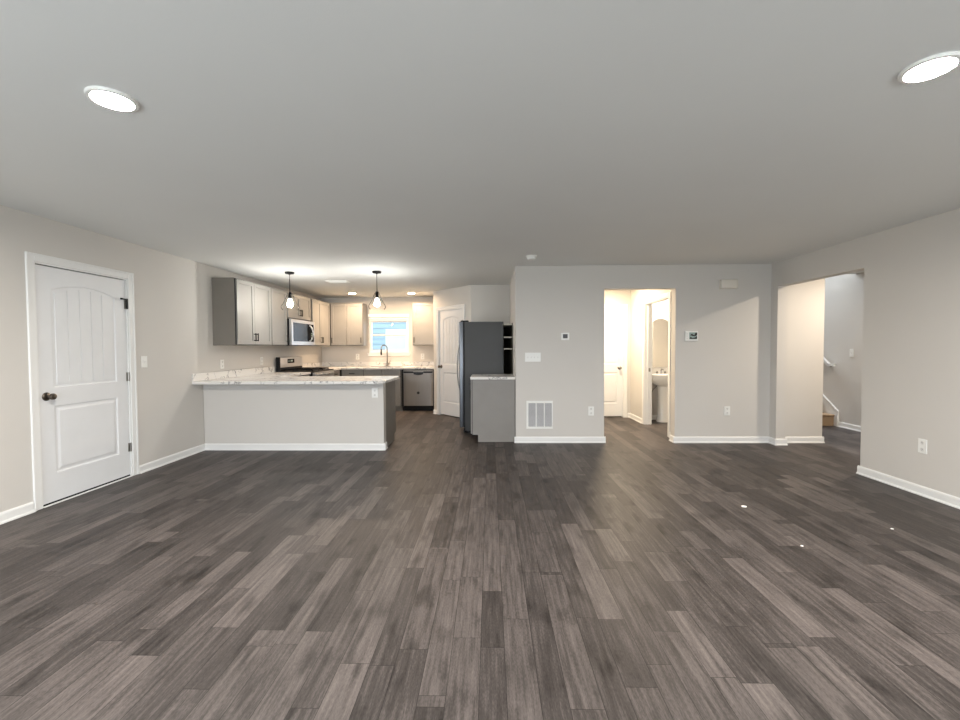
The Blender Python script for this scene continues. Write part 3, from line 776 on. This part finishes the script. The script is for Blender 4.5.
# refrigerator, faces -x ; local x runs towards -Y, front at -y
fg = thing('refrigerator', 'dark grey side by side refrigerator with steel doors beside the partition', 'refrigerator', (.205, 7.60, 0), ON_RIGHT)
FW = .91; FH = 1.72
bm = B(); box(bm, 0, FW, -.60, 0, .035, FH, .004, 2); obj('body', bm, M['slate'], fg)
bm = B(); box(bm, .02, FW - .02, -.58, -.02, .0, .035); box(bm, .01, FW - .01, -.62, -.60, .01, .075, .002); obj('base_grille', bm, M['black'], fg)
for nm, a, b_, hx in (('freezer_door', .003, .40, .365), ('fridge_door', .406, FW - .003, .44)):
    bm = B(); box(bm, a, b_, -.685, -.618, .085, FH + .005, .012, 3); fd = obj(nm, bm, M['fridge_door'], fg, True)
    bm = B(); box(bm, a + .01, b_ - .01, -.618, -.600, .09, FH, .001); obj('gasket', bm, M['black'], fd)
    bm = B(); tube(bm, [(hx, -.684, 1.42)] + [(hx, -.70 - .055 * math.sin(PI * k / 12) ** .6, 1.41 - .82 * k / 12) for k in range(13)] + [(hx, -.684, .58)], .008, 10)
    obj('handle', bm, M['steel'], fd, True)
for hx in (.06, FW - .06):
    bm = B(); box(bm, hx - .035, hx + .035, -.66, -.54, FH + .004, FH + .022, .004); obj('hinge_cover', bm, M['black'], fg)

# narrow shelf rack in the gap behind the refrigerator
sr = thing('shelf_rack', 'narrow dark shelf rack with three pale shelves between refrigerator and partition', 'shelf', (.215, 6.70, 0))
bm = B(); box(bm, .122, .130, 0, .85, .0, 1.70); box(bm, 0, .122, .84, .85, 0, 1.70); obj('back_panel', bm, M['olive'], sr)
for z in (1.685, 1.49, 1.31):
    bm = B(); box(bm, -.004, .121, 0, .838, z - .018, z, .002); obj('shelf', bm, M['shelf'], sr)

# ------------------------------------------------------------------ wall plates, built facing -y around the origin
def plate(bm, w_, h, th=.006): box(bm, -w_ / 2, w_ / 2, -th, 0, -h / 2, h / 2, .002)
def make_outlet(label):
    t = thing('wall_outlet', label, 'outlet')
    bm = B(); plate(bm, .078, .125); obj('cover_plate', bm, M['white_plastic'], t)
    for dz in (-.03, .03):
        bm = B(); lathe(bm, [(.0165, 0), (.0165, .0025)], (0, -.006, dz), (0, -1, 0), 16); s = obj('socket', bm, M['grey_slot'], t)
        bm = B()
        for dx in (-.006, .006): box(bm, dx - .0012, dx + .0012, -.0092, -.008, dz - .001, dz + .009)
        cyl(bm, (0, -.008, dz - .008), (0, -.0092, dz - .008), .0022, 8); obj('slots', bm, M['slot'], s)
    return t
def make_switch(n, label):
    t = thing('light_switch', label, 'switch'); w_ = .078 + .046 * (n - 1)
    bm = B(); plate(bm, w_, .125); obj('cover_plate', bm, M['white_plastic'], t)
    for i in range(n):
        x = (i - (n - 1) / 2) * .046
        bm = B(); prism(bm, [(-.008, -.012), (-.016, .010), (-.006, .012), (-.006, -.012)], x - .005, x + .005, 'yzx'); obj('toggle', bm, M['grey_slot'], t)
    return t
ou = make_outlet('white outlet low on the far wall left of the hall opening'); ou.location = (1.388, D, .44)
dup(ou, (3.243, D, .44), 0, 'white outlet low on the far wall right of the hall opening')
dup(ou, (XR, 3.906, .437), ON_RIGHT, 'white outlet low on the right wall')
dup(ou, (-1.496, PY0, .745), 0, 'white outlet on the half wall under the counter end')
dup(ou, (KW, 5.997, 1.11), ON_LEFT, 'white outlet above the counter below the nearest upper cabinet')
dup(ou, (KW, 7.05, 1.12), ON_LEFT, 'white outlet above the counter next to the range')
dup(ou, (-1.50, BW, 1.13), 0, 'white outlet on the kitchen back wall right of the window')
dup(ou, (-2.95, BW, 1.13), 0, 'white outlet on the kitchen back wall left of the window')
sw = make_switch(1, 'single white switch on the left wall beside the entry door'); sw.location = (XL, 4.62, 1.19); sw.rotation_euler = (0, 0, ON_LEFT)
dup(sw, (SX, 6.99, 1.21), ON_RIGHT, 'white switch on the stair wall beyond the foyer opening')
s4 = make_switch(4, 'wide white four gang switch plate on the far wall above the return grille'); s4.location = (.587, D, 1.187)

# thermostat
th_ = thing('thermostat', 'small square white thermostat with dark screen on the far wall', 'thermostat', (1.03, D, 1.471))
bm = B(); box(bm, -.055, .055, -.022, 0, -.05, .05, .006, 2); obj('case', bm, M['white_plastic'], th_)
bm = B(); box(bm, -.032, .032, -.024, -.021, -.025, .032, .002); obj('screen', bm, M['duct'], th_)
# alarm keypad
kp = thing('alarm_panel', 'white wall panel with patterned screen right of the hall opening', 'keypad', (2.745, D, 1.468))
bm = B(); box(bm, -.088, .088, -.025, 0, -.068, .068, .008, 2); obj('case', bm, M['white_plastic'], kp)
bm = B(); box(bm, -.035, .072, -.0265, -.024, -.045, .048, .002); sc = obj('screen', bm, M['teal'], kp)
bm = B()
prism(bm, [(-.03, -.04), (.07, -.04), (.07, .0), (.045, -.018), (.01, -.028), (-.02, -.012)], -.0275, -.026, 'xzy')
prism(bm, [(-.025, .01), (.0, .03), (.03, .008), (.05, .045), (.07, .045), (.07, .012), (.04, -.006), (.01, .0)], -.0275, -.026, 'xzy')
obj('screen_graphic', bm, M['slot'], sc)
bm = B()
for dz in (-.03, 0, .03): box(bm, -.072, -.050, -.027, -.024, dz - .008, dz + .008, .002)
obj('buttons', bm, M['grey_slot'], kp)
# door chime
ch = thing('door_chime', 'ivory rectangular door chime box high on the far wall', 'door chime', (3.235, D, 2.170))
bm = B(); box(bm, -.115, .115, -.05, 0, -.06, .06, .016, 3); obj('cover', bm, M['beige_plastic'], ch, True)
bm = B(); box(bm, -.118, .118, -.012, -.0005, -.063, .063, .004); obj('back_plate', bm, M['beige_plastic'], ch)
# return grille
gr = thing('return_grille', 'white return air grille with three louvered sections low on the far wall', 'vent', (.679, D, .39))
bm = B(); GW, GH = .182, .193
hs = []
for i in range(3):
    a = -GW + .028 + i * .1125; hs.append([(a, -GH + .03), (a, GH - .03), (a + .1, GH - .03), (a + .1, -GH + .03)])
prism(bm, [(-GW, -GH), (GW, -GH), (GW, GH), (-GW, GH)], -.012, -.001, 'xzy', hs); obj('frame', bm, M['white_plastic'], gr)
bm = B(); box(bm, -GW + .02, GW - .02, -.0018, -.0008, -GH + .02, GH - .02); obj('backing', bm, M['duct'], gr)
for i in range(3):
    a = -GW + .028 + i * .1125; bm = B()
    for k in range(22):
        z = -GH + .036 + k * .0148
        v = [(-.010, z), (-.003, z + .010), (-.002, z + .009), (-.009, z - .001)]
        prism(bm, v, a, a + .1, 'yzx')
    obj('louvers', bm, M['louver'], gr)

# ------------------------------------------------------------------ ceiling things
def ceiling_light(label, loc, rad, power, col, group=None, name='recessed_light'):
    t = thing(name, label, 'ceiling light', loc, 0, group); lr = rad * .78
    bm = B(); lathe(bm, [(rad, 0), (rad, -.006), (rad * .97, -.012), (lr + .004, -.014), (lr, -.010), (lr, -.004), (rad * .9, 0)], seg=48, cap=False); obj('trim_ring', bm, M['white_plastic'], t, True)
    E_ = power / (PI * PI * lr * lr)
    bm = B(); lathe(bm, [(lr, -.004), (lr * .98, -.0085), (lr * .6, -.0095), (0, -.010)], seg=40, cap=False); obj('lens', bm, glow('lens_glow', col, E_), t, True)
    return t
NEU, WARM = (1.0, .93, .84), (1.0, .70, .42)
ceiling_light('round recessed ceiling light over the left of the room', (-1.667, 1.920, H), .094, P_CAN, NEU)
ceiling_light('round recessed ceiling light over the right of the room', (1.759, 1.811, H), .094, P_CAN, NEU)
ceiling_light('small kitchen ceiling light near the window, left one', (-2.80, 8.80, H), .08, P_KIT / 4, (1.0, .72, .47))
ceiling_light('small kitchen ceiling light near the window, right one', (-1.60, 8.85, H), .08, P_KIT / 4, (1.0, .72, .47))
ceiling_light('hall ceiling light behind the far wall', (1.95, 7.35, H), .14, P_HALL / 6, (1.0, .80, .56))
ceiling_light('bathroom ceiling light over the sink', (3.25, 7.45, H), .14, P_BATH / 6, (1.0, .88, .72))
ceiling_light('foyer ceiling light beyond the right wall', (4.75, 5.1, H), .09, P_FOYER / 3, (1.0, .86, .70))

def make_pendant(label):
    t = thing('pendant_light', label, 'pendant light')
    bm = B(); lathe(bm, [(.064, 0), (.064, -.018), (.058, -.026), (.02, -.032), (.008, -.04), (0, -.04)], seg=28); obj('canopy', bm, M['black'], t, True)
    bm = B(); cyl(bm, (0, 0, -.035), (0, 0, -.30), .005, 8); obj('rod', bm, M['black'], t, True)
    bm = B(); lathe(bm, [(.006, -.285), (.016, -.30), (.022, -.33), (.022, -.385), (.018, -.39), (0, -.39)], seg=16); obj('socket', bm, M['black'], t, True)
    bm = B()
    prof = [(.020, -.295), (.030, -.315), (.048, -.355), (.068, -.40), (.092, -.45), (.116, -.485), (.125, -.510), (.120, -.532), (.105, -.548)]
    inn = [(max(r_ - .003, .01), z_) for r_, z_ in reversed(prof)]
    lathe(bm, prof + inn, seg=32, cap=False); sh = obj('glass_shade', bm, M['shade_glass'], t, True)
    for k in range(6):
        bm = B(); an = PI / 6 + k * PI / 3
        tube(bm, [((r_ + .003) * math.cos(an), (r_ + .003) * math.sin(an), z_) for r_, z_ in prof[:4]], .0013, 6); obj('wire_rib', bm, M['black'], sh, True)
    bm = B()
    ringp = [(.108 * math.cos(2 * PI * k / 32), .108 * math.sin(2 * PI * k / 32), -.548) for k in range(33)]
    tube(bm, ringp, .003, 6); obj('rim', bm, M['shade_glass'], sh, True)
    bm = B(); lathe(bm, [(.014, -.388), (.022, -.41), (.036, -.445), (.040, -.470), (.034, -.495), (.018, -.508), (0, -.512)], seg=20)
    obj('bulb', bm, glow('bulb_glow', (1.0, .97, .92), P_BULB), t, True)
    return t
pn = make_pendant('clear glass pendant lamp over the left of the peninsula'); pn.location = (-2.932, 6.33, H)
dup(pn, (-1.648, 6.33, H), 0, 'clear glass pendant lamp over the right of the peninsula')
for o_ in (pn,): pass
sd = thing('smoke_detector', 'white smoke detector on the ceiling before the far wall', 'smoke detector', (.508, 5.36, H))
bm = B(); lathe(bm, [(.068, 0), (.068, -.010), (.060, -.014), (0, -.014)], seg=28); obj('base', bm, M['white_plastic'], sd, True)
bm = B(); lathe(bm, [(.055, -.014), (.054, -.034), (.044, -.044), (0, -.046)], seg=28); obj('cover', bm, M['white_plastic'], sd, True)
cv = thing('ceiling_vent', 'white ceiling air register above the kitchen', 'vent', (-2.54, 7.25, H))
bm = B(); prism(bm, [(-.18, -.10), (.18, -.10), (.18, .10), (-.18, .10)], -.010, 0, 'xyz', [[(-.15, -.07), (-.15, .07), (.15, .07), (.15, -.07)]]); obj('frame', bm, M['white_plastic'], cv)
bm = B()
for k in range(9):
    y = -.062 + k * .0155; prism(bm, [(y, -.001), (y + .010, -.012), (y + .012, -.011), (y + .002, 0)], -.15, .15, 'yzx')
obj('louvers', bm, M['white_plastic'], cv)

# ------------------------------------------------------------------ stairs
st = thing('staircase', 'tan carpeted stairs rising beyond the foyer opening', 'stairs', (4.535, 7.30, 0))
SWD = SX - 4.535 - .02; RI, RU = .19, .27
for i in range(12):
    bm = B(); box(bm, 0, SWD, i * RU, 12 * RU, i * RI, i * RI + RI - .03)
    box(bm, 0, SWD, i * RU - .025, (i + 1) * RU, i * RI + RI - .034, i * RI + RI, .012, 3)
    obj('step', bm, M['carpet'], st)
bm = B(); sl = RI / RU
pts = [(7.235, 0), (7.235, .245), (7.235 + 12 * RU, .245 + 12 * RU * sl), (7.235 + 12 * RU, 12 * RU * sl - .1), (7.40, 0)]
prism(bm, pts, SX - .016, SX, 'yzx')
pts2 = [(7.225, .235), (7.225, .262), (7.235 + 12 * RU, .262 + .01 + 12 * RU * sl), (7.235 + 12 * RU, .235 + 12 * RU * sl)]
prism(bm, pts2, SX - .024, SX, 'yzx'); box(bm, SX - .024, SX, 7.215, 7.237, 0, .25)
o = struct('trim_8', bm, M['trim'])
hr = thing('handrail', 'white handrail on the stair wall', 'handrail', (SX - .07, 7.25, 0))
bm = B(); z0 = 1.0
def rail(p, q):
    p, q = Vector(p), Vector(q); d = (q - p).normalized(); n = Vector((1, 0, 0)); u = d.cross(n)
    v = [bm.verts.new(e + n * a + u * b_) for e in (p, q) for a, b_ in ((-.022, -.022), (.022, -.022), (.022, .022), (-.022, .022))]
    for f in ((0, 1, 2, 3), (4, 5, 6, 7), (0, 1, 5, 4), (1, 2, 6, 5), (2, 3, 7, 6), (3, 0, 4, 7)): bm.faces.new([v[i] for i in f])
rail((0, .10, z0), (0, .10 + 2.6, z0 + 2.6 * .74)); rail((0, -.02, z0 + .012), (0, .11, z0 + .006)); obj('rail', bm, M['trim'], hr)
for k in (.16, 1.4, 2.5):
    bm = B(); cyl(bm, (0, k, z0 + (k - .1) * .74 - .02), (.069, k, z0 + (k - .1) * .74 - .05), .008, 8); lathe(bm, [(.03, 0), (.03, .004)], (.0695, k, z0 + (k - .1) * .74 - .05), (-1, 0, 0), 16); obj('bracket', bm, M['nickel'], hr, True)

# ------------------------------------------------------------------ bathroom
ps = thing('pedestal_sink', 'white pedestal sink in the bathroom seen through the hall opening', 'sink', (3.065, BY - .002, 0))
bm = B()
def oval(w_, d_, z, yc, n=28, p=2.6):
    r = []
    for i in range(n):
        a = 2 * PI * i / n; c_, s_ = math.cos(a), math.sin(a)
        r.append(bm.verts.new((w_ * abs(c_) ** (2 / p) * (1 if c_ > 0 else -1), yc + d_ * abs(s_) ** (2 / p) * (1 if s_ > 0 else -1), z)))
    return r
def loft(rings, cap0=True, cap1=True):
    for a, b_ in zip(rings, rings[1:]):
        n = len(a)
        for i in range(n): bm.faces.new((a[i], a[(i + 1) % n], b_[(i + 1) % n], b_[i]))
    if cap0: bm.faces.new(rings[0])
    if cap1: bm.faces.new(rings[-1])
loft([oval(.13, .12, .63, -.20), oval(.24, .18, .69, -.215), (oval(.29, .222, .77, -.225)), oval(.295, .224, .835, -.226), oval(.285, .216, .842, -.226), oval(.22, .15, .838, -.25), oval(.18, .12, .75, -.25), oval(.05, .05, .72, -.25)])
obj('basin', bm, M['porcelain'], ps, True)
bm = B(); loft([oval(.125, .11, 0, -.19), oval(.12, .105, .03, -.19), oval(.105, .085, .12, -.19), oval(.10, .08, .45, -.19), oval(.12, .11, .65, -.20)]); obj('pedestal', bm, M['porcelain'], ps, True)
bm = B(); tube(bm, [(0, -.06, .838), (0, -.06, .90), (0, -.09, .925), (0, -.15, .91)], .011, 8); 
for dx in (-.07, .07): lathe(bm, [(.02, 0), (.018, .03), (.01, .04), (.01, .05), (0, .052)], (dx, -.06, .838), seg=12)
obj('tap', bm, M['nickel'], ps, True)
bm = B(); tube(bm, [(-.17, -.004, .50), (-.17, -.06, .50), (-.15, -.10, .56), (-.10, -.15, .635)], .006, 8); lathe(bm, [(.016, 0), (.012, .02), (0, .022)], (-.17, -.003, .50), (0, -1, 0), 12)
obj('supply_pipe', bm, M['nickel'], ps, True)
mr_ = thing('bathroom_mirror', 'arch topped mirror on the bathroom wall above the sink', 'mirror', (3.07, BY - .001, .95))
bm = B(); prism(bm, arch(-.14, .14, .0, .885, .055), -.008, 0, 'xzy'); obj('backing', bm, M['white_plastic'], mr_)
bm = B(); prism(bm, arch(-.135, .135, .005, .88, .055), -.0095, -.008, 'xzy'); obj('mirror_glass', bm, M['mirror'], mr_)

# ------------------------------------------------------------------ scraps on the floor
for (x, y, s, lb) in ((2.097, 3.615, .022, 'largest white scrap on the floor right of centre'), (2.065, 2.899, .009, 'tiny white speck on the floor nearest the camera'), (2.903, 3.179, .010, 'tiny white speck on the floor nearest the right wall')):
    bm = B(); prism(bm, [(-s, -s * .6), (s * .3, -s), (s, s * .1), (s * .2, s * .8), (-s * .8, s * .5)], .0, .003)
    o = obj('paper_scrap', bm, M['paper']); o.location = (x, y, 0); o.rotation_euler = (0, 0, x * 3); tag(o, lb, 'scrap')
